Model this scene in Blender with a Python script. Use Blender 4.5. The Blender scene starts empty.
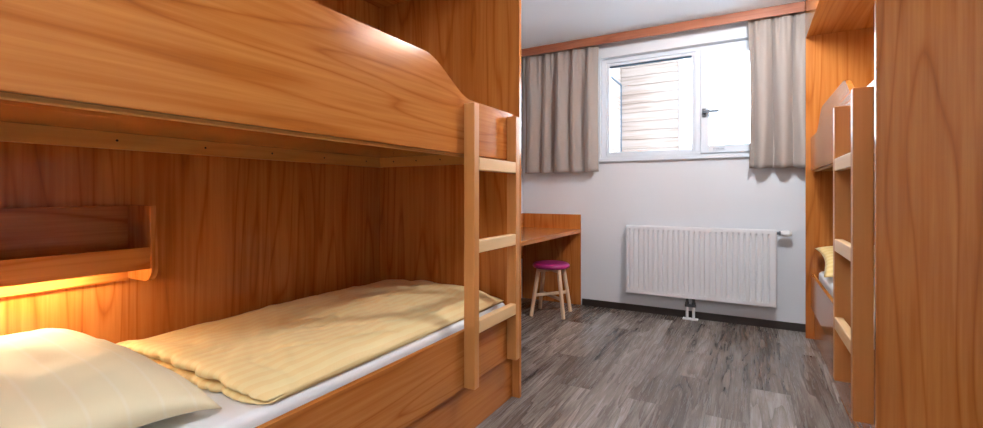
import bpy, bmesh, math, random
from mathutils import Vector, Matrix, noise
random.seed(7)
D = bpy.data
COL = bpy.context.scene.collection
PI = math.pi

# ------------------------------------------------------------------ node helpers
def new_mat(name):
    m = D.materials.new(name); m.use_nodes = True
    nt = m.node_tree
    b = nt.nodes['Principled BSDF']
    return m, nt, b
def nd(nt, typ, **kw):
    n = nt.nodes.new(typ)
    for k, v in kw.items():
        if k in n.inputs: n.inputs[k].default_value = v
        else: setattr(n, k, v)
    return n
def lk(nt, a, b): nt.links.new(a, b)
def srgb(r, g, b):
    f = lambda c: (c/255/12.92) if c/255 <= .04045 else ((c/255+.055)/1.055)**2.4
    return (f(r), f(g), f(b), 1)
def math_n(nt, op, a, b=None):
    n = nt.nodes.new('ShaderNodeMath'); n.operation = op
    for i, v in enumerate((a, b)):
        if v is None: continue
        if isinstance(v, (int, float)): n.inputs[i].default_value = v
        else: lk(nt, v, n.inputs[i])
    return n.outputs[0]
def ramp(nt, fac, stops):
    r = nt.nodes.new('ShaderNodeValToRGB')
    el = r.color_ramp.elements
    while len(el) > 1: el.remove(el[-1])
    el[0].position = stops[0][0]; el[0].color = stops[0][1]
    for p, c in stops[1:]:
        e = el.new(p); e.color = c
    lk(nt, fac, r.inputs[0]); return r.outputs[0]

def wood(name, axis, light, mid, dark, rough=.25, ring=11., across=4.6, strength=1., coat=0., spec=.5):
    """laminate / solid wood, grain running along one object axis"""
    m, nt, b = new_mat(name)
    tc = nd(nt, 'ShaderNodeTexCoord')
    oi = nd(nt, 'ShaderNodeObjectInfo')
    off = nd(nt, 'ShaderNodeVectorMath', operation='SCALE'); off.inputs[3].default_value = 17.3
    comb = nd(nt, 'ShaderNodeCombineXYZ')
    lk(nt, oi.outputs['Random'], comb.inputs[0]); lk(nt, oi.outputs['Random'], comb.inputs[1]); lk(nt, oi.outputs['Random'], comb.inputs[2])
    lk(nt, comb.outputs[0], off.inputs[0])
    add = nd(nt, 'ShaderNodeVectorMath', operation='ADD')
    lk(nt, tc.outputs['Object'], add.inputs[0]); lk(nt, off.outputs[0], add.inputs[1])
    def scaled(along, acr):
        mp = nd(nt, 'ShaderNodeMapping')
        s = [acr, acr, acr]; s['XYZ'.index(axis)] = along
        mp.inputs['Scale'].default_value = s
        lk(nt, add.outputs[0], mp.inputs[0]); return mp.outputs[0]
    n1 = nd(nt, 'ShaderNodeTexNoise', Scale=1., Detail=1.5, Roughness=.45); lk(nt, scaled(.42, across), n1.inputs['Vector'])
    fr = math_n(nt, 'FRACT', math_n(nt, 'MULTIPLY', n1.outputs[0], ring))
    fr = math_n(nt, 'SUBTRACT', 1., math_n(nt, 'ABSOLUTE', math_n(nt, 'SUBTRACT', math_n(nt, 'MULTIPLY', fr, 2.), 1.)))
    n2 = nd(nt, 'ShaderNodeTexNoise', Scale=1., Detail=3., Roughness=.6); lk(nt, scaled(1.8, 62.), n2.inputs['Vector'])
    n3 = nd(nt, 'ShaderNodeTexNoise', Scale=1., Detail=2.); lk(nt, scaled(.5, 7.), n3.inputs['Vector'])
    v = math_n(nt, 'ADD', math_n(nt, 'MULTIPLY', math_n(nt, 'POWER', fr, 6.), .30*strength),
               math_n(nt, 'ADD', math_n(nt, 'MULTIPLY', math_n(nt, 'SUBTRACT', n2.outputs[0], .5), .64*strength),
                      math_n(nt, 'MULTIPLY', n3.outputs[0], .5)))
    col = ramp(nt, v, [(.12, light), (.42, mid), (.95, dark)])
    lk(nt, col, b.inputs['Base Color'])
    b.inputs['Roughness'].default_value = rough
    b.inputs['Specular IOR Level'].default_value = spec
    b.inputs['Coat Weight'].default_value = coat; b.inputs['Coat Roughness'].default_value = .12
    bp = nd(nt, 'ShaderNodeBump', Strength=.06, Distance=.002); lk(nt, n2.outputs[0], bp.inputs['Height']); lk(nt, bp.outputs[0], b.inputs['Normal'])
    return m
CL, CM, CD = srgb(198, 126, 62), srgb(176, 101, 40), srgb(120, 60, 20)
CH = {a: wood('cherry_laminate_'+a, a, CL, CM, CD, rough=.16, spec=.5) for a in 'XYZ'}
BL, BM_, BD = srgb(208, 144, 82), srgb(192, 126, 66), srgb(158, 92, 42)
BE = {a: wood('beech_'+a, a, BL, BM_, BD, rough=.33, ring=5., strength=.6) for a in 'XYZ'}
PINE = {a: wood('batten_wood_'+a, a, srgb(222, 170, 96), srgb(205, 148, 76), srgb(170, 110, 50), rough=.5, ring=6., strength=.6) for a in 'XY'}
STOOLW = wood('birch_wood', 'Z', srgb(236, 205, 172), srgb(226, 190, 152), srgb(200, 158, 118), rough=.5, ring=5., strength=.5)
RUNG = wood('pale_rung_wood', 'Y', srgb(238, 200, 150), srgb(228, 184, 130), srgb(200, 150, 95), rough=.3, ring=5., strength=.5)
PEL = wood('pelmet_wood', 'X', srgb(158, 98, 70), srgb(140, 80, 54), srgb(100, 52, 34), rough=.35)

def plain(name, col, rough=.5, metal=0., bump=0., bscale=200., spec=.5, sheen=0., trans=0.):
    m, nt, b = new_mat(name)
    b.inputs['Base Color'].default_value = col; b.inputs['Roughness'].default_value = rough
    b.inputs['Metallic'].default_value = metal; b.inputs['Specular IOR Level'].default_value = spec
    if sheen: b.inputs['Sheen Weight'].default_value = sheen
    tc = nd(nt, 'ShaderNodeTexCoord')
    n = nd(nt, 'ShaderNodeTexNoise', Scale=bscale, Detail=2.); lk(nt, tc.outputs['Object'], n.inputs['Vector'])
    if bump:
        bp = nd(nt, 'ShaderNodeBump', Strength=bump, Distance=.002); lk(nt, n.outputs[0], bp.inputs['Height']); lk(nt, bp.outputs[0], b.inputs['Normal'])
    else:
        mx = nd(nt, 'ShaderNodeMixRGB', blend_type='MULTIPLY'); mx.inputs[0].default_value = .05
        mx.inputs[1].default_value = col; lk(nt, n.outputs[0], mx.inputs[2]); lk(nt, mx.outputs[0], b.inputs['Base Color'])
    return m
WALL = plain('painted_wall', srgb(222, 226, 231), .75, bump=.12, bscale=350)
CEIL = plain('painted_ceiling', srgb(228, 236, 243), .85, bump=.08, bscale=250)
BASE = plain('dark_baseboard', srgb(44, 33, 27), .45)
WINP = plain('white_window_plastic', srgb(226, 233, 241), .5)
ENAM = plain('white_enamel', srgb(234, 235, 238), .32)
CHROME = plain('brushed_metal', srgb(98, 102, 108), .4, metal=1.)
SEATM = plain('magenta_leatherette', srgb(168, 38, 112), .38, bump=.1, bscale=120)
GASK = plain('dark_gasket', srgb(66, 92, 112), .5)
DARK = plain('dark_recess', srgb(26, 20, 16), .6)
PLAS = plain('white_plastic', srgb(232, 230, 228), .35)
INK = plain('grey_ink', srgb(140, 150, 165), .6)
EXTW = plain('white_render', srgb(236, 236, 238), .8)

def fabric(name, c1, c2=None, stripe=0., axis=0, bump=.15, rough=.85, sheen=.2, scale=900., stripe_w=.45, wr=0.):
    m, nt, b = new_mat(name)
    tc = nd(nt, 'ShaderNodeTexCoord')
    b.inputs['Base Color'].default_value = c1; b.inputs['Roughness'].default_value = rough
    b.inputs['Sheen Weight'].default_value = sheen
    h = nd(nt, 'ShaderNodeTexNoise', Scale=scale, Detail=1.); lk(nt, tc.outputs['Object'], h.inputs['Vector'])
    if c2:
        sep = nd(nt, 'ShaderNodeSeparateXYZ'); lk(nt, tc.outputs['Object'], sep.inputs[0])
        w = math_n(nt, 'FRACT', math_n(nt, 'MULTIPLY', sep.outputs[axis], stripe))
        r = ramp(nt, w, [(0., c1), (stripe_w, c1), (stripe_w+.06, c2), (.94, c2), (1., c1)])
        lk(nt, r, b.inputs['Base Color'])
    bp = nd(nt, 'ShaderNodeBump', Strength=bump, Distance=.001); lk(nt, h.outputs[0], bp.inputs['Height'])
    if wr:
        mp = nd(nt, 'ShaderNodeMapping'); mp.inputs['Scale'].default_value = (6, 4, 5); mp.inputs['Rotation'].default_value = (0, 0, .5)
        lk(nt, tc.outputs['Object'], mp.inputs[0])
        n = nd(nt, 'ShaderNodeTexNoise', Scale=1., Detail=3., Distortion=.8); lk(nt, mp.outputs[0], n.inputs['Vector'])
        b2 = nd(nt, 'ShaderNodeBump', Strength=wr, Distance=.02); lk(nt, n.outputs[0], b2.inputs['Height']); lk(nt, bp.outputs[0], b2.inputs['Normal'])
        lk(nt, b2.outputs[0], b.inputs['Normal'])
    else: lk(nt, bp.outputs[0], b.inputs['Normal'])
    return m
CURT = fabric('taupe_curtain', srgb(163, 151, 143), scale=700, bump=.2)
SHEET = fabric('white_sheet', srgb(238, 238, 240), wr=.1, sheen=0.)
DUV = fabric('yellow_damask', srgb(253, 228, 168), srgb(250, 219, 154), stripe=26., axis=0, rough=.5, bump=.1, wr=.22, sheen=.1)
PIL = fabric('cream_damask', srgb(244, 229, 190), srgb(246, 233, 200), stripe=15., axis=1, rough=.55, bump=.1, stripe_w=.84, wr=.12, sheen=.1)
PILY = fabric('yellow_pillow_damask', srgb(248, 216, 146), srgb(242, 206, 130), stripe=20., axis=1, rough=.55, bump=.1, wr=.2, sheen=.1)

def floor_mat():
    m, nt, b = new_mat('grey_brown_vinyl_planks')
    tc = nd(nt, 'ShaderNodeTexCoord')
    mp = nd(nt, 'ShaderNodeMapping'); mp.inputs['Rotation'].default_value = (0, 0, PI/2); lk(nt, tc.outputs['Object'], mp.inputs[0])
    br = nd(nt, 'ShaderNodeTexBrick', Scale=1.)
    br.inputs['Brick Width'].default_value = 1.2; br.inputs['Row Height'].default_value = .185
    br.inputs['Mortar Size'].default_value = .0012; br.offset = .37; br.inputs['Bias'].default_value = 0
    br.inputs['Color1'].default_value = (0, 0, 0, 1); br.inputs['Color2'].default_value = (1, 1, 1, 1); br.inputs['Mortar'].default_value = (.3, .3, .3, 1)
    lk(nt, mp.outputs[0], br.inputs['Vector'])
    # per plank offset of the grain
    sc = nd(nt, 'ShaderNodeVectorMath', operation='SCALE'); sc.inputs[3].default_value = 9.; lk(nt, br.outputs['Color'], sc.inputs[0])
    ad = nd(nt, 'ShaderNodeVectorMath', operation='ADD'); lk(nt, tc.outputs['Object'], ad.inputs[0]); lk(nt, sc.outputs[0], ad.inputs[1])
    def S(x, y):
        q = nd(nt, 'ShaderNodeMapping'); q.inputs['Scale'].default_value = (x, y, 1); lk(nt, ad.outputs[0], q.inputs[0]); return q.outputs[0]
    n1 = nd(nt, 'ShaderNodeTexNoise', Scale=1., Detail=2., Roughness=.5, Distortion=.15); lk(nt, S(9., .8), n1.inputs['Vector'])
    fr = math_n(nt, 'POWER', math_n(nt, 'FRACT', math_n(nt, 'MULTIPLY', n1.outputs[0], 9.)), 2.)
    n2 = nd(nt, 'ShaderNodeTexNoise', Scale=1., Detail=4., Roughness=.7); lk(nt, S(80., 3.), n2.inputs['Vector'])
    n3 = nd(nt, 'ShaderNodeTexNoise', Scale=1., Detail=4., Distortion=.4); lk(nt, S(8., .8), n3.inputs['Vector'])
    v = math_n(nt, 'ADD', math_n(nt, 'MULTIPLY', fr, .14), math_n(nt, 'ADD', math_n(nt, 'MULTIPLY', n2.outputs[0], .6), math_n(nt, 'MULTIPLY', n3.outputs[0], .5)))
    v = math_n(nt, 'ADD', v, math_n(nt, 'MULTIPLY', br.outputs['Color'], .14))
    col = ramp(nt, v, [(.43, srgb(188, 181, 174)), (.57, srgb(148, 137, 129)), (.71, srgb(106, 94, 85)), (.90, srgb(58, 48, 42))])
    mx = nd(nt, 'ShaderNodeMixRGB', blend_type='MIX'); lk(nt, math_n(nt, 'MULTIPLY', br.outputs['Fac'], .55), mx.inputs[0])
    lk(nt, col, mx.inputs[1]); mx.inputs[2].default_value = srgb(52, 42, 36); lk(nt, mx.outputs[0], b.inputs['Base Color'])
    rr = math_n(nt, 'ADD', math_n(nt, 'MULTIPLY', n2.outputs[0], .2), .16); lk(nt, rr, b.inputs['Roughness'])
    bp = nd(nt, 'ShaderNodeBump', Strength=.25, Distance=.002); lk(nt, v, bp.inputs['Height']); lk(nt, bp.outputs[0], b.inputs['Normal'])
    return m
FLOOR = floor_mat()

def glass_mat():
    m = D.materials.new('clear_pane'); m.use_nodes = True; nt = m.node_tree; nt.nodes.clear()
    out = nd(nt, 'ShaderNodeOutputMaterial'); tr = nd(nt, 'ShaderNodeBsdfTransparent'); gl = nd(nt, 'ShaderNodeBsdfGlossy', Roughness=.02)
    tr.inputs[0].default_value = (.96, .98, 1, 1)
    fr = nd(nt, 'ShaderNodeFresnel', IOR=1.45); mx = nd(nt, 'ShaderNodeMixShader')
    lk(nt, fr.outputs[0], mx.inputs[0]); lk(nt, tr.outputs[0], mx.inputs[1]); lk(nt, gl.outputs[0], mx.inputs[2]); lk(nt, mx.outputs[0], out.inputs[0])
    return m
GLASS = glass_mat()
def emis(name, col, s):
    m, nt, b = new_mat(name); b.inputs['Emission Color'].default_value = col; b.inputs['Emission Strength'].default_value = s
    b.inputs['Base Color'].default_value = col; return m
TUBE = emis('warm_lamp_tube', (1., .84, .56, 1), 50.)
FILLG = emis('fill_lamp_diffuser', (.97, .98, 1., 1), 60.)  # glow of the added fill lamp near the door
FILLG2 = emis('bright_fill_lamp_diffuser', (.89, .95, 1., 1), 96.)  # stronger glow for the added fill lamp nearer the window
def clad_mat():
    m, nt, b = new_mat('pale_timber_cladding')
    tc = nd(nt, 'ShaderNodeTexCoord'); mp = nd(nt, 'ShaderNodeMapping'); mp.inputs['Scale'].default_value = (2, 2, 40); lk(nt, tc.outputs['Object'], mp.inputs[0])
    n = nd(nt, 'ShaderNodeTexNoise', Scale=1., Detail=3.); lk(nt, mp.outputs[0], n.inputs['Vector'])
    lk(nt, ramp(nt, n.outputs[0], [(.3, srgb(170, 156, 148)), (.55, srgb(156, 140, 130)), (.75, srgb(126, 108, 98))]), b.inputs['Base Color'])
    b.inputs['Roughness'].default_value = .8; return m
CLAD = clad_mat()

# ------------------------------------------------------------------ object helpers
def obj(name, bm, mat, parent=None, smooth=False, label=None):
    me = D.meshes.new(name)
    if parent is not None:
        bmesh.ops.translate(bm, verts=bm.verts, vec=-wloc(parent))
    bmesh.ops.recalc_face_normals(bm, faces=bm.faces)
    bm.to_mesh(me); bm.free()
    me.materials.append(mat)
    if smooth:
        for p in me.polygons: p.use_smooth = True
    o = D.objects.new(name, me); COL.objects.link(o)
    if parent is not None: o.parent = parent
    if label: o['label'] = label
    return o
def wloc(o):
    v = Vector(o.location)
    while o.parent: o = o.parent; v = v + o.location
    return v
def rebase(o, loc):
    """put a top-level mesh's origin at its base"""
    loc = Vector(loc); o.data.transform(Matrix.Translation(-loc)); o.location = loc; return o
def thing(name, label, cat, loc=(0, 0, 0), group=None):
    o = D.objects.new(name, None); COL.objects.link(o); o.location = loc
    o.empty_display_size = .1
    o['label'] = label; o['category'] = cat
    if group: o['group'] = group
    return o
def tag(o, label, cat, group=None):
    o['label'] = label; o['category'] = cat
    if group: o['group'] = group
    return o
def struct(o): o['kind'] = 'structure'; return o
def box(bm, x0, x1, y0, y1, z0, z1, bev=0., seg=2):
    r = bmesh.ops.create_cube(bm, size=1.)
    for v in r['verts']:
        v.co = Vector((x0 if v.co.x < 0 else x1, y0 if v.co.y < 0 else y1, z0 if v.co.z < 0 else z1))
    if bev:
        es = {e for v in r['verts'] for e in v.link_edges}
        bmesh.ops.bevel(bm, geom=list(es), offset=bev, segments=seg, affect='EDGES', profile=.5)
    return bm
def B(*a, bev=.0015, seg=2):
    return box(bmesh.new(), *a, bev=bev, seg=seg)
def prism(bm, pts, axis, a, b, bev=0.):
    """polygon in the plane normal to axis, extruded from a to b"""
    def mk(p, t):
        return {'X': (t, p[0], p[1]), 'Y': (p[0], t, p[1]), 'Z': (p[0], p[1], t)}[axis]
    v0 = [bm.verts.new(mk(p, a)) for p in pts]; v1 = [bm.verts.new(mk(p, b)) for p in pts]
    f0 = bm.faces.new(v0); f1 = bm.faces.new(v1[::-1]); n = len(pts)
    for i in range(n): bm.faces.new((v0[i], v1[i], v1[(i+1) % n], v0[(i+1) % n]))
    if bev:
        es = list(f0.edges)+list(f1.edges)
        bmesh.ops.bevel(bm, geom=es, offset=bev, segments=2, affect='EDGES', profile=.5)
    return bm
def cyl(bm, p0, p1, r0, r1=None, seg=20, bev=0.):
    r1 = r0 if r1 is None else r1
    p0, p1 = Vector(p0), Vector(p1); d = p1-p0
    m = Matrix.Translation((p0+p1)/2) @ d.to_track_quat('Z', 'Y').to_matrix().to_4x4()
    r = bmesh.ops.create_cone(bm, cap_ends=True, segments=seg, radius1=r0, radius2=r1, depth=d.length, matrix=m)
    if bev:
        es = [e for v in r['verts'] for e in v.link_edges if any(len(f.verts) > 4 for f in e.link_faces)]
        bmesh.ops.bevel(bm, geom=list(set(es)), offset=bev, segments=2, affect='EDGES')
    return bm
def lathe(bm, prof, c, seg=48):
    rings = []
    for r, z in prof:
        if r < 1e-6: rings.append([bm.verts.new((c[0], c[1], z))])
        else: rings.append([bm.verts.new((c[0]+r*math.cos(2*PI*i/seg), c[1]+r*math.sin(2*PI*i/seg), z)) for i in range(seg)])
    for a, b in zip(rings, rings[1:]):
        for i in range(seg):
            j = (i+1) % seg
            if len(a) == 1 and len(b) > 1: bm.faces.new((a[0], b[i], b[j]))
            elif len(b) == 1 and len(a) > 1: bm.faces.new((a[i], a[j], b[0]))
            elif len(a) > 1: bm.faces.new((a[i], a[j], b[j], b[i]))
    return bm
def sm(e0, e1, x):
    t = max(0., min(1., (x-e0)/(e1-e0))); return t*t*(3-2*t)

# ------------------------------------------------------------------ room
XL, XR, YB, YF, ZC = -2.0, 1.34, 4.2, -1.3, 2.46
struct(rebase(obj('floor', box(bmesh.new(), XL-.1, XR+.1, YF-.1, YB+.36, -.1, 0), FLOOR), (0, 0, 0)))
struct(obj('ceiling', box(bmesh.new(), XL-.1, XR+.1, YF-.1, YB+.36, ZC, ZC+.12), CEIL))
struct(obj('wall_left', box(bmesh.new(), XL-.1, XL, YF, YB, 0, ZC), WALL))
struct(obj('wall_right', box(bmesh.new(), XR, XR+.1, YF, YB, 0, ZC), WALL))
struct(obj('wall_front', box(bmesh.new(), XL, XR, YF-.1, YF, 0, ZC), WALL))
WX0, WX1, WZ0, WZ1 = -1.212, .20, 1.372, 2.300      # window opening
bm = bmesh.new()
YB2 = YB+.36
box(bm, XL, WX0, YB, YB2, 0, ZC); box(bm, WX1, XR, YB, YB2, 0, ZC)
box(bm, WX0, WX1, YB, YB2, 0, WZ0); box(bm, WX0, WX1, YB, YB2, WZ1, ZC)
struct(obj('wall_back', bm, WALL))
struct(obj('baseboard_back', B(-1.38, 1.33, YB-.012, YB, 0, .06, bev=.002), BASE))
# a closed door in the wall behind the viewer
d = struct(obj('door_1', B(-.85, .05, YF, YF+.035, .005, 2.02, bev=.003), WINP))
bm = bmesh.new(); cyl(bm, (-.05, YF+.035, 1.03), (-.05, YF+.085, 1.03), .009); cyl(bm, (-.05, YF+.08, 1.03), (-.17, YF+.08, 1.03), .009)
obj('door_handle', bm, CHROME, d)

# window
YG = YB+.07           # front plane of the frame
w = D.objects.new('window_1', None); COL.objects.link(w); w.location = (-.5, YG, WZ0); struct(w)
bm = bmesh.new()
FO = .04
box(bm, WX0, WX0+FO, YG, YG+.07, WZ0, WZ1, .003); box(bm, WX1-FO, WX1, YG, YG+.07, WZ0, WZ1, .003)
box(bm, WX0+FO, WX1-FO, YG+.001, YG+.07, WZ0, WZ0+.035, .003); box(bm, WX0+FO, WX1-FO, YG+.001, YG+.07, WZ1-.035, WZ1, .003)
box(bm, -.41, -.352, YG+.001, YG+.07, WZ0+.035, WZ1-.035, .003)
obj('window_frame', bm, WINP, w)
def sash(x0, x1, z0, z1, t, yf):
    bm = bmesh.new()
    box(bm, x0, x0+t, yf, yf+.06, z0, z1, .004); box(bm, x1-t, x1, yf, yf+.06, z0, z1, .004)
    box(bm, x0+t, x1-t, yf+.001, yf+.06, z0, z0+t, .004); box(bm, x0+t, x1-t, yf+.001, yf+.06, z1-t, z1, .004)
    return bm
s1 = obj('sash', sash(WX0+FO, -.41, WZ0+.035, WZ1-.035, .026, YG+.012), WINP, w)
s2 = obj('sash', sash(-.366, WX1-.03, WZ0+.018, WZ1-.018, .066, YG-.014), WINP, w)
obj('pane', B(WX0+FO+.024, -.434, YG+.035, YG+.041, WZ0+.059, WZ1-.059, bev=0), GLASS, s1)
obj('pane', B(-.302, WX1-.094, YG+.02, YG+.026, WZ0+.082, WZ1-.082, bev=0), GLASS, s2)
bm = bmesh.new(); box(bm, WX0+FO+.026, -.436, YG+.022, YG+.034, WZ1-.078, WZ1-.0615)
obj('gasket', bm, GASK, s1)
bm = bmesh.new(); HX, HZ, HY = -.338, 1.733, YG-.014
box(bm, HX-.014, HX+.014, HY-.009, HY, HZ-.04, HZ+.034, .004); cyl(bm, (HX, HY-.009, HZ), (HX, HY-.04, HZ), .009)
obj('handle_plate', bm, CHROME, s2, smooth=False)
bm = bmesh.new(); box(bm, HX-.011, HX+.118, HY-.054, HY-.036, HZ-.012, HZ+.012, .005, 3)
obj('handle', bm, CHROME, s2)
# tiny printed marks on the lower rail of the sash
bm = bmesh.new()
zz = WZ0+.018
for k, (a, b_) in enumerate(((0, .09), (.0, .09))):
    box(bm, -.272, -.182, YG-.0152, YG-.0138, zz+.022+k*.022, zz+.0235+k*.022)
for k in range(9): box(bm, -.268+k*.0095, -.262+k*.0095, YG-.0152, YG-.0138, zz+.030, zz+.037)
obj('printed_label', bm, INK, s2)
struct(obj('trim_1', B(WX0-.015, WX1+.015, YB-.028, YB+.068, WZ0-.032, WZ0, bev=.004, seg=3), WINP))

# ------------------------------------------------------------------ bunk beds
def guard_poly(y0, y1, lad0, lad1, zb=1.216, zlow=1.452, zhi=1.58):
    """outline of the upper guard board: high, with an S curve down at the ladder and at the other end"""
    n = 90; pts = [(y0, zb), (y1, zb)]
    top = []
    for i in range(n+1):
        y = y0+(y1-y0)*i/n
        if lad1 > (y0+y1)/2:       # ladder at the far end (left bunk)
            f = 1-sm(lad0-.27, lad0+.06, y); g = sm(y0+.3, y0+.62, y)
        else:                      # ladder at the near end (right bunk)
            f = sm(lad1-.11, lad1+.17, y); g = 1-sm(y1-.62, y1-.31, y)
        top.append((y, zlow+(zhi-zlow)*min(f, g)))
    return pts+top[::-1]

def bunk(side, label, yn, yf, lad, xs, loc):
    """side -1 = left (front faces +X), +1 = right. xs: board face, panel front, ladder outer, back"""
    xb, xp, xo, xw = xs
    s = side     # direction from front to the wall
    t = thing('bunk_bed', label, 'bunk bed', loc, 'built-in bunk beds on both sides')
    def bx(xa, xb_, *r, **k): return B(min(xa, xb_), max(xa, xb_), *r, **k)
    e1 = obj('end_panel', bx(xp, xw, yn-.024, yn, 0, ZC-.002), CH['Z'], t)
    e2 = obj('end_panel', bx(xp, xw, yf, yf+.024, 0, ZC-.002), CH['Z'], t)
    obj('back_panel', bx(xw-s*.016, xw, yn, yf, 0, ZC-.002, bev=0), CH['Z'], t)
    obj('top_board', bx(xp+s*.022, xw-s*.016, yn, yf, 2.186, 2.206), CH['Y'], t)
    obj('top_fascia', bx(xp, xp+s*.022, yn, yf, 2.175, ZC-.002), CH['Y'], t)
    obj('plinth_board', bx(xb+s*.022, xb+s*.042, yn, yf, 0, .262), CH['Y'], t)
    obj('bed_side_board', bx(xb, xb+s*.021, yn, yf, .23, .470, bev=.002), CH['Y'], t)
    # upper bed
    g = prism(bmesh.new(), guard_poly(yn, yf, *lad), 'X', xb, xb+s*.021, bev=.002)
    obj('guard_board', g, CH['Y'], t)
    obj('slat_board', bx(xb+s*.022, xw-s*.016, yn, yf, 1.266, 1.284), CH['Y'], t)
    for (xa, xc) in ((xb+s*.022, xb+s*.046), (xw-s*.040, xw-s*.016)):
        p = obj('batten', bx(xa, xc, yn, yf, 1.208, 1.266), PINE['Y'], t, label='pale wooden batten under the upper bed')
        if xa != xb+s*.022:
            for k in range(7):
                y = yn+.16+k*(yf-yn-.3)/6
                obj('screw', cyl(bmesh.new(), (xa, y, 1.238), (xa-s*.0012, y, 1.238), .0042, seg=10), DARK, p)
    for ye, dy in ((yn, .024), (yf, -.024)):
        p = obj('batten', bx(xb+s*.046, xw-s*.040, min(ye, ye+dy), max(ye, ye+dy), 1.210, 1.266), PINE['X'], t)
        for k in range(5):
            x = xb+s*(.12+k*.17)
            obj('screw', cyl(bmesh.new(), (x, ye+dy, 1.24), (x, ye+dy+math.copysign(.0012, dy), 1.24), .0042, seg=10), DARK, p)
    # mattress base of the lower bed
    obj('slat_board', bx(xb+s*.043, xw-s*.016, yn, yf, .262, .28), CH['Y'], t)
    # ladder
    la, lb = lad
    L = D.objects.new('ladder', None); COL.objects.link(L); L.parent = t; L.location = (0, 0, 0)
    L['label'] = 'light beech ladder with three rungs'
    for y in (la, lb-.04):
        obj('ladder_rail', bx(xo, xb, y, y+.04, .231, 1.43, bev=.003), BE['Z'], L)
    for z in (1.176, .825, .484):
        obj('rung', bx(xo-0*s, xo+s*.032, la+.04, lb-.04, z-.027, z+.027, bev=.004), RUNG, L)
    return t

LY0, LY1 = 0.0, 2.12
left = bunk(-1, 'cherry-coloured built-in bunk bed on the left with lit reading shelf and ladder', LY0, LY1, (1.627, 2.058),
            (-1.05, -1.03, -.998, -1.996), (-1.5, 1.06, 0))
RY0, RY1 = 1.911, 4.02
right = bunk(1, 'cherry-coloured built-in bunk bed on the right beside the radiator, tall end panel towards the viewer', RY0, RY1, (2.076, 2.527),
             (.382, .352, .322, 1.336), (.85, 2.96, 0))

# reading shelf on the back of each lower bed
def reading_shelf(t, xw, s, ya, yb, br_at_b=True):
    """xw: face of the back panel, s: direction from front to the wall, shelf between ya and yb"""
    sh = obj('reading_shelf', B(*sorted((xw-s*.022, xw)), ya, yb, .738, 1.006), CH['Y'], t, label='cherry reading shelf with warm light beneath')
    xf = xw-s*.182
    obj('shelf_board', B(*sorted((xf+s*.018, xw-s*.022)), ya, yb, .825, .843), CH['Y'], sh)
    obj('front_lip', B(*sorted((xf, xf+s*.018)), ya, yb, .791, .866, bev=.002), CH['Y'], sh)
    # side bracket with rounded foot
    def br(y0, y1):
        r = .045; pts = []
        xb_ = xw
        pts += [(xb_, 1.008), (xf+s*.004, 1.008), (xf-s*.010, .80)]
        cx_, cz = xf-s*.010+s*.052, .797
        for k in range(1, 10):
            a = PI+k*(PI/2)/10
            pts.append((cx_+s*.052*math.cos(a), cz+.052*math.sin(a)))
        pts += [(cx_, .745), (xb_, .745)]
        obj('side_bracket', prism(bmesh.new(), pts, 'Y', y0, y1, bev=.002), CH['Z'], sh)
    br(yb, yb+.02)
    br(ya-.02, ya)
    # lamp: a slim housing with a warm tube under the shelf board
    bm = bmesh.new(); box(bm, *sorted((xw-s*.120, xw-s*.082)), ya+.06, ya+.56, .808, .825, .002)
    obj('lamp_housing', bm, PLAS, sh)
    bm = bmesh.new(); cyl(bm, (xw-s*.101, ya+.07, .799), (xw-s*.101, ya+.55, .799), .009, seg=14)
    obj('lamp_tube', bm, TUBE, sh, smooth=True)
reading_shelf(left, -1.98, -1, .12, .80)

# ------------------------------------------------------------------ bedding
def mattress(name, label, x0, x1, y0, y1, z0, z1, group=None):
    bm = bmesh.new(); box(bm, x0, x1, y0, y1, z0, z1, .028, 5)
    o = obj(name, bm, SHEET, smooth=True)
    rebase(o, ((x0+x1)/2, (y0+y1)/2, z0)); tag(o, label, 'mattress', group); return o
G = 'mattresses under white sheets'
mattress('mattress', 'white-sheeted mattress of the lower left bunk under the yellow duvet', -1.976, -1.094, .01, 2.11, .281, .492, G)
mattress('mattress', 'white-sheeted mattress of the lower right bunk, its edge showing behind the ladder', .426, 1.316, RY0+.01, RY1-.01, .281, .500, G)
mattress('mattress', 'white-sheeted mattress of the upper left bunk behind the long guard board', -1.976, -1.075, .01, 2.11, 1.285, 1.392, G)
mattress('mattress', 'white-sheeted mattress of the upper right bunk behind the guard board', .407, 1.316, RY0+.01, RY1-.01, 1.285, 1.392, G)

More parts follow.
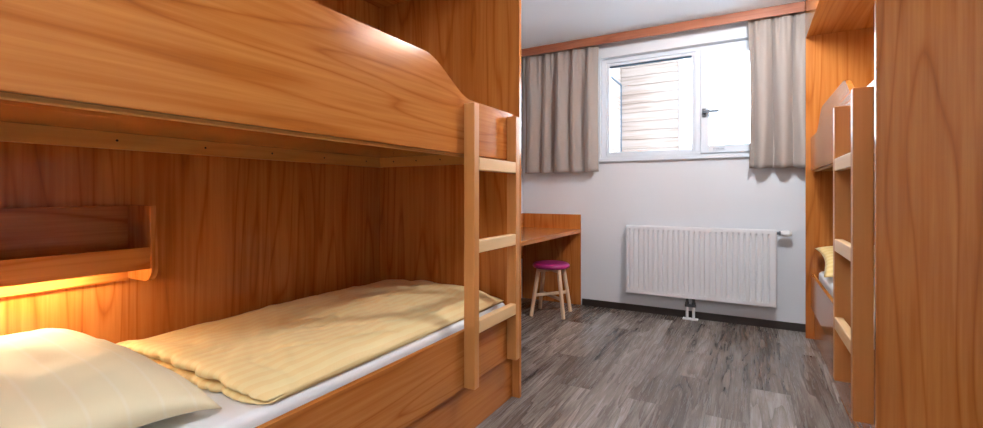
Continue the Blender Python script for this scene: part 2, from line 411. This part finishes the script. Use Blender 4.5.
def duvet(name, label, mat, x0, x1, y0, y1, zb, T=.062, flip=False, seed=0, nx=110, ny=90, group=None):
    """folded duvet, its folded edge (two stacked lips) at y0 (y1 if flip)"""
    bm = bmesh.new(); N = noise.noise
    W = x1-x0; L = y1-y0
    loops = []
    for i in range(nx+1):
        u = i/nx; e = abs(2*u-1); hz = max(.10, (1-e**6)) ** .5
        x = x0+W*u
        hl = T*(.80+.22*math.sin(PI*u))        # height
        loop = []
        def wr(y, amt=1.):
            q = N(Vector((x*3.1+seed, y*2.3, .3)))*.017+N(Vector((x*7+y*6+seed, y*3.2-x*4, 1.7)))*.009+N(Vector((x*15+y*22, y*4-x*6+seed, 5.)))*.0045
            r = abs(N(Vector((x*5.5-y*3, y*1.8+x*2.2, 9.+seed))))
            return amt*(q-.012*math.exp(-(r/.05)**2)*.5)
        ruf = N(Vector((x*16, seed, 2.)))*.018+N(Vector((x*43, seed, 4.)))*.008
        ruf2 = N(Vector((x*13, seed+9., 3.)))*.02+N(Vector((x*38, seed+9., 7.)))*.010
        h1 = hl*.42
        # bottom, far -> near
        for k in range(14): 
            y = y1-.03-(L-.06)*k/13; loop.append((x, y, zb))
        # lower lip
        for k in range(1, 9):
            a = -PI/2-PI*k/9
            loop.append((x, y0+.03+ruf2+.024*math.cos(a), zb+h1/2+h1/2*math.sin(a)))
        # notch
        nz = zb+h1
        loop.append((x, y0+.065, nz+.000)); loop.append((x, y0+.085, nz+.003)); loop.append((x, y0+.060, nz+.006))
        # upper lip
        h2 = hl-h1-.006
        for k in range(0, 9):
            a = -PI/2-PI*k/9
            loop.append((x, y0+.028+ruf+.026*math.cos(a), nz+.006+h2/2+h2/2*math.sin(a)))
        # top near -> far
        for k in range(1, ny+1):
            v = k/ny; y = y0+.03+(L-.07)*v
            fall = (1-max(0, (v-.94)/.06)**2*.45)
            crease = -.006*math.exp(-((x-(x0+W*.56)-.02*math.sin(y*3))/.012)**2)+.004*math.exp(-((x-(x0+W*.56)-.025-.02*math.sin(y*3))/.014)**2)
            z = zb+hl*fall+(wr(y)+crease)*sm(0, .05, v)
            loop.append((x, y, max(z, zb+.012)))
        for k in range(1, 8):
            a = PI/2-PI*k/8
            hh = hl*.55
            loop.append((x, y1-.03+.028*math.cos(a)+N(Vector((x*6, 3., seed)))*.012, zb+hh/2+hh/2*math.sin(a)))
        # round off towards the long sides
        out = []
        ys = N(Vector((seed, .0, 1.)))
        for (a, b_, c_) in loop:
            zz_ = zb+(c_-zb)*hz
            b_ = b_+.034*e**14*(1-sm(y0, y0+.16, b_))
            side = 0
            if u < .5: side = N(Vector((seed+1, b_*2.5, 0)))*.018
            else: side = N(Vector((seed+5, b_*3.5, 0)))*.016
            out.append((a+side*sm(.5, 1., e)*1., b_, zz_))
        loops.append([bm.verts.new(p) for p in out])
    n = len(loops[0])
    for a, b_ in zip(loops, loops[1:]):
        for i in range(n):
            j = (i+1) % n; bm.faces.new((a[i], b_[i], b_[j], a[j]))
    bm.faces.new(loops[0][::-1]); bm.faces.new(loops[-1])
    if flip:
        for v in bm.verts: v.co.y = y0+y1-v.co.y
    o = obj(name, bm, mat, smooth=True)
    rebase(o, ((x0+x1)/2, (y0+y1)/2, zb)); tag(o, label, 'duvet', group); return o
DG = 'folded yellow duvets'
duvet('duvet', 'folded pale yellow duvet lying on the lower left bunk', DUV, -1.945, -1.105, .722, 2.095, .4935, T=.070, seed=0, group=DG)
duvet('duvet', 'folded pale yellow duvet on the upper left bunk, barely showing above the guard board', DUV, -1.945, -1.10, .75, 2.07, 1.3935, T=.078, seed=3, nx=50, ny=40, group=DG)
duvet('duvet', 'folded yellow duvet on the lower right bunk, glimpsed between the ladder rails', DUV, .50, 1.26, 1.95, 3.15, .5015, T=.075, flip=True, seed=6, nx=50, ny=40, group=DG)

def pillow(name, label, mat, w, l, t, M, group=None, n=44, seed=0):
    """pillow w x l, thickness t; M places it (bottom at local z=0)"""
    bm = bmesh.new(); N = noise.noise
    grid = {}
    for side in (1, -1):
        for i in range(n+1):
            for j in range(n+1):
                u = 2*i/n-1; v = 2*j/n-1
                if side == -1 and (abs(abs(u)-1) < 1e-6 or abs(abs(v)-1) < 1e-6):
                    grid[side, i, j] = grid[1, i, j]; continue
                x = w/2*u*(1-.07*(1-v*v)**1.5*abs(u)**3); y = l/2*v*(1-.06*(1-u*u)**1.5*abs(v)**3)
                f = ((1-u*u)*(1-v*v)); h = (t/2)*(max(0, f)**.47)
                h += N(Vector((u*2.2+seed, v*2.4, side)))*t*.07*min(1, f*3)+N(Vector((u*6+seed+v*3, v*5, side)))*t*.02*min(1, f*4)
                cz = -.030*(abs(u)**3)*(abs(v)**3)*(t/.18)
                z = h+cz if side == 1 else -h*.45+cz
                grid[side, i, j] = bm.verts.new((x, y, z))
        for i in range(n):
            for j in range(n):
                q = [grid[side, i, j], grid[side, i+1, j], grid[side, i+1, j+1], grid[side, i, j+1]]
                bm.faces.new(q if side == 1 else q[::-1])
    o = obj(name, bm, mat, smooth=True)
    zmin = min(v.co.z for v in o.data.vertices)
    o.data.transform(Matrix.Translation((0, 0, -zmin)))
    o.matrix_world = M
    tag(o, label, 'pillow', group); return o
PG = 'pillows on the bunks'
M = Matrix.Translation((-1.553, .345, .512)) @ Matrix.Rotation(math.radians(2), 4, 'Z') @ Matrix.Rotation(math.radians(3), 4, 'Y')
pillow('pillow', 'plump cream striped pillow on the lower left bunk in the foreground', PIL, .80, .64, .225, M, PG)
M = Matrix.Translation((.80, 3.735, .585)) @ Matrix.Rotation(math.radians(15), 4, 'X')
pillow('pillow', 'yellow pillow leaning at the window end of the lower right bunk', PILY, .80, .50, .13, M, PG, seed=4)
M = Matrix.Translation((.80, 3.70, 1.394))
pillow('pillow', 'cream pillow on the upper right bunk, a corner showing above the guard board', PILY, .74, .52, .13, M, PG, seed=8)

# ------------------------------------------------------------------ curtains and pelmet
t = tag(rebase(obj('curtain_pelmet', B(XL+.002, .350, 4.046, 4.062, 2.384, ZC-.002, bev=.002), PEL), (-.8, 4.054, 2.384)),
        'long reddish-brown wooden pelmet board under the ceiling over the window', 'pelmet')
def curtain(name, label, x0, x1, y, z0, z1, folds, seed, edge=0):
    bm = bmesh.new(); nx, nz = 260, 36; N = noise.noise
    V = []
    for j in range(nz+1):
        w_ = j/nz; z = z1+(z0-z1)*w_
        row = []
        for i in range(nx+1):
            u = i/nx
            # many tight pleats at the top melt into fewer deep folds below
            ph = folds*2*PI*(u+.045*N(Vector((u*5, seed, w_*.35))))
            top = .5*math.sin(ph)+.30*math.sin(ph*2+1.2+seed)+.22*math.sin(ph*3.1+seed*2)
            low = .78*math.sin(ph)+.22*math.sin(ph*.5+seed)+.10*math.sin(ph*2.0+2)
            k = sm(0, .55, w_)
            a = (1-k)*top*.032+k*low*(.048+.016*N(Vector((u*7, w_*2, seed))))
            a += .004*N(Vector((u*14, w_*4, seed+3)))
            xx = x0+(x1-x0)*u
            xx += .010*math.cos(ph)*(.4+.6*k)
            dx = -.014*math.sin(PI*w_*.9)*(u-.5)*2     # slight waist
            zz_ = z+(.004*math.sin(ph*1.0+.5)+.003*N(Vector((u*6, 0, seed))))*w_
            row.append(bm.verts.new((xx+dx, y+a, zz_)))
        V.append(row)
    for j in range(nz):
        for i in range(nx): bm.faces.new((V[j][i], V[j][i+1], V[j+1][i+1], V[j+1][i]))
    o = obj(name, bm, CURT, smooth=True)
    so = o.modifiers.new('thick', 'SOLIDIFY'); so.thickness = .0025
    rebase(o, ((x0+x1)/2, y, z0)); tag(o, label, 'curtain', 'short taupe curtains at the window'); return o
curtain('curtain', 'short grey-beige pleated curtain hanging left of the window above the desk', -1.965, -1.205, 4.118, 1.247, 2.43, 5.2, 1.3)
curtain('curtain', 'short grey-beige pleated curtain hanging right of the window beside the right bunk', -.02, .43, 4.118, 1.245, 2.43, 3.3, 4.1)
bm = bmesh.new(); box(bm, XL+.01, .9, 4.095, 4.125, 2.436, 2.458, .002)
tag(rebase(obj('curtain_track', bm, PLAS), (-.55, 4.11, 2.436)), 'white curtain track hidden behind the wooden pelmet', 'curtain rail')

# ------------------------------------------------------------------ desk
t = thing('desk', 'built-in cherry desk against the left wall between bunk bed and window wall', 'desk', (-1.69, 3.17, 0))
DX = -1.392
obj('desktop', B(XL+.02, DX, 2.147, YB-.021, .680, .714, bev=.003), CH['Y'], t)
obj('side_panel', B(XL+.001, DX, YB-.02, YB-.001, 0, .852, bev=.002), CH['Z'], t)
obj('side_panel', B(XL+.02, DX-.02, 2.147, 2.166, 0, .680, bev=.002), CH['Z'], t)
obj('upstand', B(XL+.001, XL+.019, 2.147, YB-.021, .4, .852, bev=.002), CH['Y'], t)

# ------------------------------------------------------------------ stool
sx, sy = -1.512, 3.745
t = thing('stool', 'small round stool with magenta padded seat and pale wooden legs beside the desk', 'stool', (sx, sy, 0))
R_ = .160
prof = [(0, .405), (R_-.02, .405), (R_-.006, .410), (R_, .422), (R_-.002, .435), (R_-.012, .445), (R_-.04, .451), (R_-.09, .4535), (0, .4545)]
obj('seat', lathe(bmesh.new(), prof, (sx, sy)), SEATM, t, smooth=True)
ang = math.radians(8)
for q, (a, b_) in enumerate(((-1, -1), (1, -1), (1, 1), (-1, 1))):
    def R2(x, y): return (sx+x*math.cos(ang)-y*math.sin(ang), sy+x*math.sin(ang)+y*math.cos(ang))
    tp = R2(a*.088, b_*.088); bt = R2(a*.140, b_*.140)
    bm = bmesh.new(); cyl(bm, (*bt, .001), (*tp, .404), .0165, .0175, seg=20, bev=.003)
    obj('leg', bm, STOOLW, t, smooth=False)
for (a, b_), z in (((1, 1), .178), ((1, -1), .158)):
    f = .122
    p0, p1 = R2(-a*f, -b_*f), R2(a*f, b_*f)
    bm = bmesh.new(); L_ = math.dist(p0, p1); box(bm, -L_/2, L_/2, -.0095, .0095, -.0125, .0125, .003)
    bmesh.ops.transform(bm, matrix=Matrix.Translation(((p0[0]+p1[0])/2, (p0[1]+p1[1])/2, z)) @ Matrix.Rotation(math.atan2(p1[1]-p0[1], p1[0]-p0[0]), 4, 'Z'), verts=bm.verts)
    obj('stretcher', bm, STOOLW, t)
    f = .1
    p0, p1 = R2(-a*f*.8, -b_*f*.8), R2(a*f*.8, b_*f*.8)
    bm = bmesh.new(); L_ = math.dist(p0, p1); box(bm, -L_/2, L_/2, -.010, .010, -.014, .014, .003)
    bmesh.ops.transform(bm, matrix=Matrix.Translation(((p0[0]+p1[0])/2, (p0[1]+p1[1])/2, .389)) @ Matrix.Rotation(math.atan2(p1[1]-p0[1], p1[0]-p0[0]), 4, 'Z'), verts=bm.verts)
    obj('seat_support', bm, STOOLW, t)

# ------------------------------------------------------------------ radiator
rx0, rx1, rz0, rz1, ry = -.951, .178, .178, .772, 4.102
t = thing('radiator', 'white ribbed panel radiator mounted on the wall below the window', 'radiator', ((rx0+rx1)/2, 4.15, 0))
# front panel: pressed ribs
bm = bmesh.new(); nrib = 27; m0 = .022
xs = [rx0, rx0+.006]; ys = [.006, .0]
pitch = (rx1-rx0-2*m0)/nrib
cols = [(rx0, .010), (rx0+.003, .002), (rx0+.010, 0)]
for k in range(nrib):
    a = rx0+m0+k*pitch
    cols += [(a, 0.), (a+pitch*.12, .014), (a+pitch*.26, .014), (a+pitch*.38, .0), (a+pitch*.98, .0)]
cols += [(rx1-.010, 0), (rx1-.003, .002), (rx1, .010)]
rows = [(rz0, 0, .010), (rz0+.003, 0, .002), (rz0+.010, 0, 0), (rz0+.030, 0, 0), (rz0+.040, .6, 0), (rz0+.050, 1, 0)]
rows += [(rz1-.050, 1, 0), (rz1-.040, .6, 0), (rz1-.030, 0, 0), (rz1-.010, 0, 0), (rz1-.003, 0, .002), (rz1, 0, .010)]
V = [[bm.verts.new((x, ry+max(yo if (i < 3 or i > len(cols)-4) else yo*f, e), z)) for i, (x, yo) in enumerate(cols)] for z, f, e in rows]
for j in range(len(rows)-1):
    for i in range(len(cols)-1): bm.faces.new((V[j][i], V[j][i+1], V[j+1][i+1], V[j+1][i]))
o = obj('front_panel', bm, ENAM, t)
so = o.modifiers.new('thick', 'SOLIDIFY'); so.thickness = .0015; so.offset = -1
obj('back_panel', B(rx0+.02, rx1-.02, 4.165, 4.172, rz0+.01, rz1-.01), ENAM, t)
obj('side_cover', B(rx0+.001, rx0+.0025, ry+.0105, 4.168, rz0+.004, rz1-.004, bev=.0004), ENAM, t)
obj('side_cover', B(rx1-.0025, rx1-.001, ry+.0105, 4.168, rz0+.004, rz1-.004, bev=.0004), ENAM, t)
bm = bmesh.new()
for k in range(56):
    a = rx0+.008+k*(rx1-rx0-.016)/56; box(bm, a, a+.012, ry+.012, 4.165, rz1-.006, rz1-.003)
box(bm, rx0+.003, rx1-.003, ry+.010, ry+.016, rz1-.008, rz1-.001); box(bm, rx0+.003, rx1-.003, 4.160, 4.166, rz1-.008, rz1-.001)
obj('top_grille', bm, ENAM, t)
for x in (-.75, -.02): obj('wall_bracket', B(x-.015, x+.015, 4.172, 4.199, .25, .70, bev=.001), ENAM, t)
bm = bmesh.new()      # convector fins between the panels
for k in range(40):
    a = rx0+.03+k*(rx1-rx0-.06)/40; box(bm, a, a+.001, ry+.013, 4.164, rz0+.03, rz1-.03)
obj('convector_fins', bm, ENAM, t)
# thermostatic head on the right
vy, vz = 4.135, .745
bm = bmesh.new(); cyl(bm, (rx1-.002, vy, vz), (rx1+.028, vy, vz), .011, seg=20); cyl(bm, (rx1+.012, vy, vz), (rx1+.026, vy, vz), .016, seg=6)
v = obj('valve_body', bm, CHROME, t, label='metal valve stub at the radiator top right')
bm = bmesh.new()
cyl(bm, (rx1+.026, vy, vz), (rx1+.040, vy, vz), .016, .022, seg=28); cyl(bm, (rx1+.040, vy, vz), (rx1+.080, vy, vz), .022, .0215, seg=28)
cyl(bm, (rx1+.080, vy, vz), (rx1+.098, vy, vz), .0215, .014, seg=28)
for k in range(14):
    a = 2*PI*k/14; cyl(bm, (rx1+.043, vy+.022*math.cos(a), vz+.022*math.sin(a)), (rx1+.078, vy+.022*math.cos(a), vz+.022*math.sin(a)), .0022, seg=6)
obj('thermostat_head', bm, PLAS, v)
# connection block below
hx = -.432
bm = bmesh.new()
for dx in (-.025, .025):
    cyl(bm, (hx+dx, 4.135, .118), (hx+dx, 4.135, rz0+.012), .011, seg=16); cyl(bm, (hx+dx, 4.135, .125), (hx+dx, 4.135, .146), .0165, seg=6)
box(bm, hx-.042, hx+.042, 4.119, 4.151, .108, .128, .003)
c = obj('connection_valve', bm, CHROME, t)
bm = bmesh.new()
for dx in (-.025, .025): cyl(bm, (hx+dx, 4.135, .010), (hx+dx, 4.135, .110), .0115, seg=18)
obj('pipe', bm, ENAM, t, label='white pipes into the floor')
bm = bmesh.new(); box(bm, hx-.060, hx+.060, 4.108, 4.162, .001, .014, .006, 3)
obj('pipe_collar', bm, ENAM, t)

# ------------------------------------------------------------------ added fill lamps, out of view, standing in for unknown room lights
def lamp(x, y, label, LM):  # globe lamp added to brighten the room, never in view
    t = thing('added_fill_lamp', label, 'added fill lamp', (x, y, ZC))
    obj('canopy', lathe(bmesh.new(), [(0, ZC-.001), (.05, ZC-.001), (.05, ZC-.012), (.02, ZC-.024), (0, ZC-.024)], (x, y)), PLAS, t, smooth=False)
    obj('socket', cyl(bmesh.new(), (x, y, ZC-.025), (x, y, ZC-.012), .034, .030, seg=24), PLAS, t)
    zc = ZC-.115; r = .105
    obj('globe', lathe(bmesh.new(), [(r*math.sin(PI*k/24)*(1 if 0 < k < 24 else 0), zc+r*math.cos(PI*k/24)) for k in range(25)], (x, y)), LM, t, smooth=True)
lamp(-.36, -.5, 'added white globe fill lamp overhead near the door, out of view', FILLG)
lamp(.12, 2.80, 'added white globe fill lamp nearer the window, out of view', FILLG2)

# ------------------------------------------------------------------ outside the window
def exterior():
    # timber-clad wall with a corner; ground of pale gravel
    g = struct(obj('ground', B(-9, 9, YB2, 22, 1.05, 1.15, bev=0), EXTW))
    bm = bmesh.new(); h = .108; Yw = 5.6; Xw = -1.34; zt = 2.798
    z = 1.151
    while z < zt-.01:
        z2 = min(z+h, zt); box(bm, Xw-.02, -.704, Yw, Yw+.03, z, z2-.003, .006, 1); z += h
    box(bm, Xw-.02, -.704, Yw+.012, Yw+.04, 1.151, zt)
    wl = obj('timber_wall', bm, CLAD)
    rebase(wl, (-1.0, Yw, 1.15)); tag(wl, 'pale timber-clad wall outside seen through the left window pane', 'wall')
    bm = bmesh.new(); z = 1.151; h = .2
    while z < zt-.01:
        z2 = min(z+h, zt); box(bm, Xw-.05, Xw-.021, YB2+.02, Yw+.03, z, z2, .005, 1); z += h
    box(bm, Xw-.06, Xw-.035, YB2+.02, Yw+.03, 1.151, zt)
    obj('side_cladding', bm, CLAD, wl)
    obj('corner_strip', box(bmesh.new(), Xw-.0205, Xw-.008, Yw-.012, Yw-.001, 1.151, 2.36), GASK, wl)
    obj('edge_strip', box(bmesh.new(), Xw-.0205, Xw-.010, YB2+.02, Yw-.013, 2.35, 2.365), GASK, wl)
    obj('corner_post', B(-.703, -.50, Yw-.01, Yw+.04, 1.151, zt), EXTW, wl)
    rf = obj('added_shade_roof', B(-3.6, -.30, YB2+.001, 6.4, 2.80, 2.92, bev=0), CLAD)  # added roof, out of view, keeps sky light off the cladding
    rebase(rf, (-2, 5.5, 2.8)); tag(rf, 'added unseen flat roof outside that shades the timber-clad wall', 'roof')
exterior()

# ------------------------------------------------------------------ daylight
wd = D.worlds.new('sky'); bpy.context.scene.world = wd; wd.use_nodes = True
bg = wd.node_tree.nodes['Background']; bg.inputs[0].default_value = (.80, .91, 1., 1); bg.inputs[1].default_value = 8.5
ld = D.lights.new('window_portal', 'AREA'); ld.shape = 'RECTANGLE'; ld.size = 1.5; ld.size_y = 1.0
ld.cycles.is_portal = True
lo = D.objects.new('window_portal', ld); COL.objects.link(lo); lo.location = (-.5, YB2+.02, 1.84); lo.rotation_euler = (-PI/2, 0, 0)

# ------------------------------------------------------------------ camera
cam = D.cameras.new('camera'); co = D.objects.new('camera', cam); COL.objects.link(co)
co.location = (0, 0, 1.05); co.rotation_euler = (PI/2, 0, math.radians(29.387))
cam.sensor_width = 36; cam.lens = 459/983*36; cam.shift_y = -20.5/983; cam.clip_start = .02
sc = bpy.context.scene; sc.camera = co
sc.view_settings.view_transform = 'Standard'; sc.view_settings.look = 'None'
sc.view_settings.gamma = 1; sc.view_settings.use_curve_mapping = False
sc.view_settings.exposure = 1.02
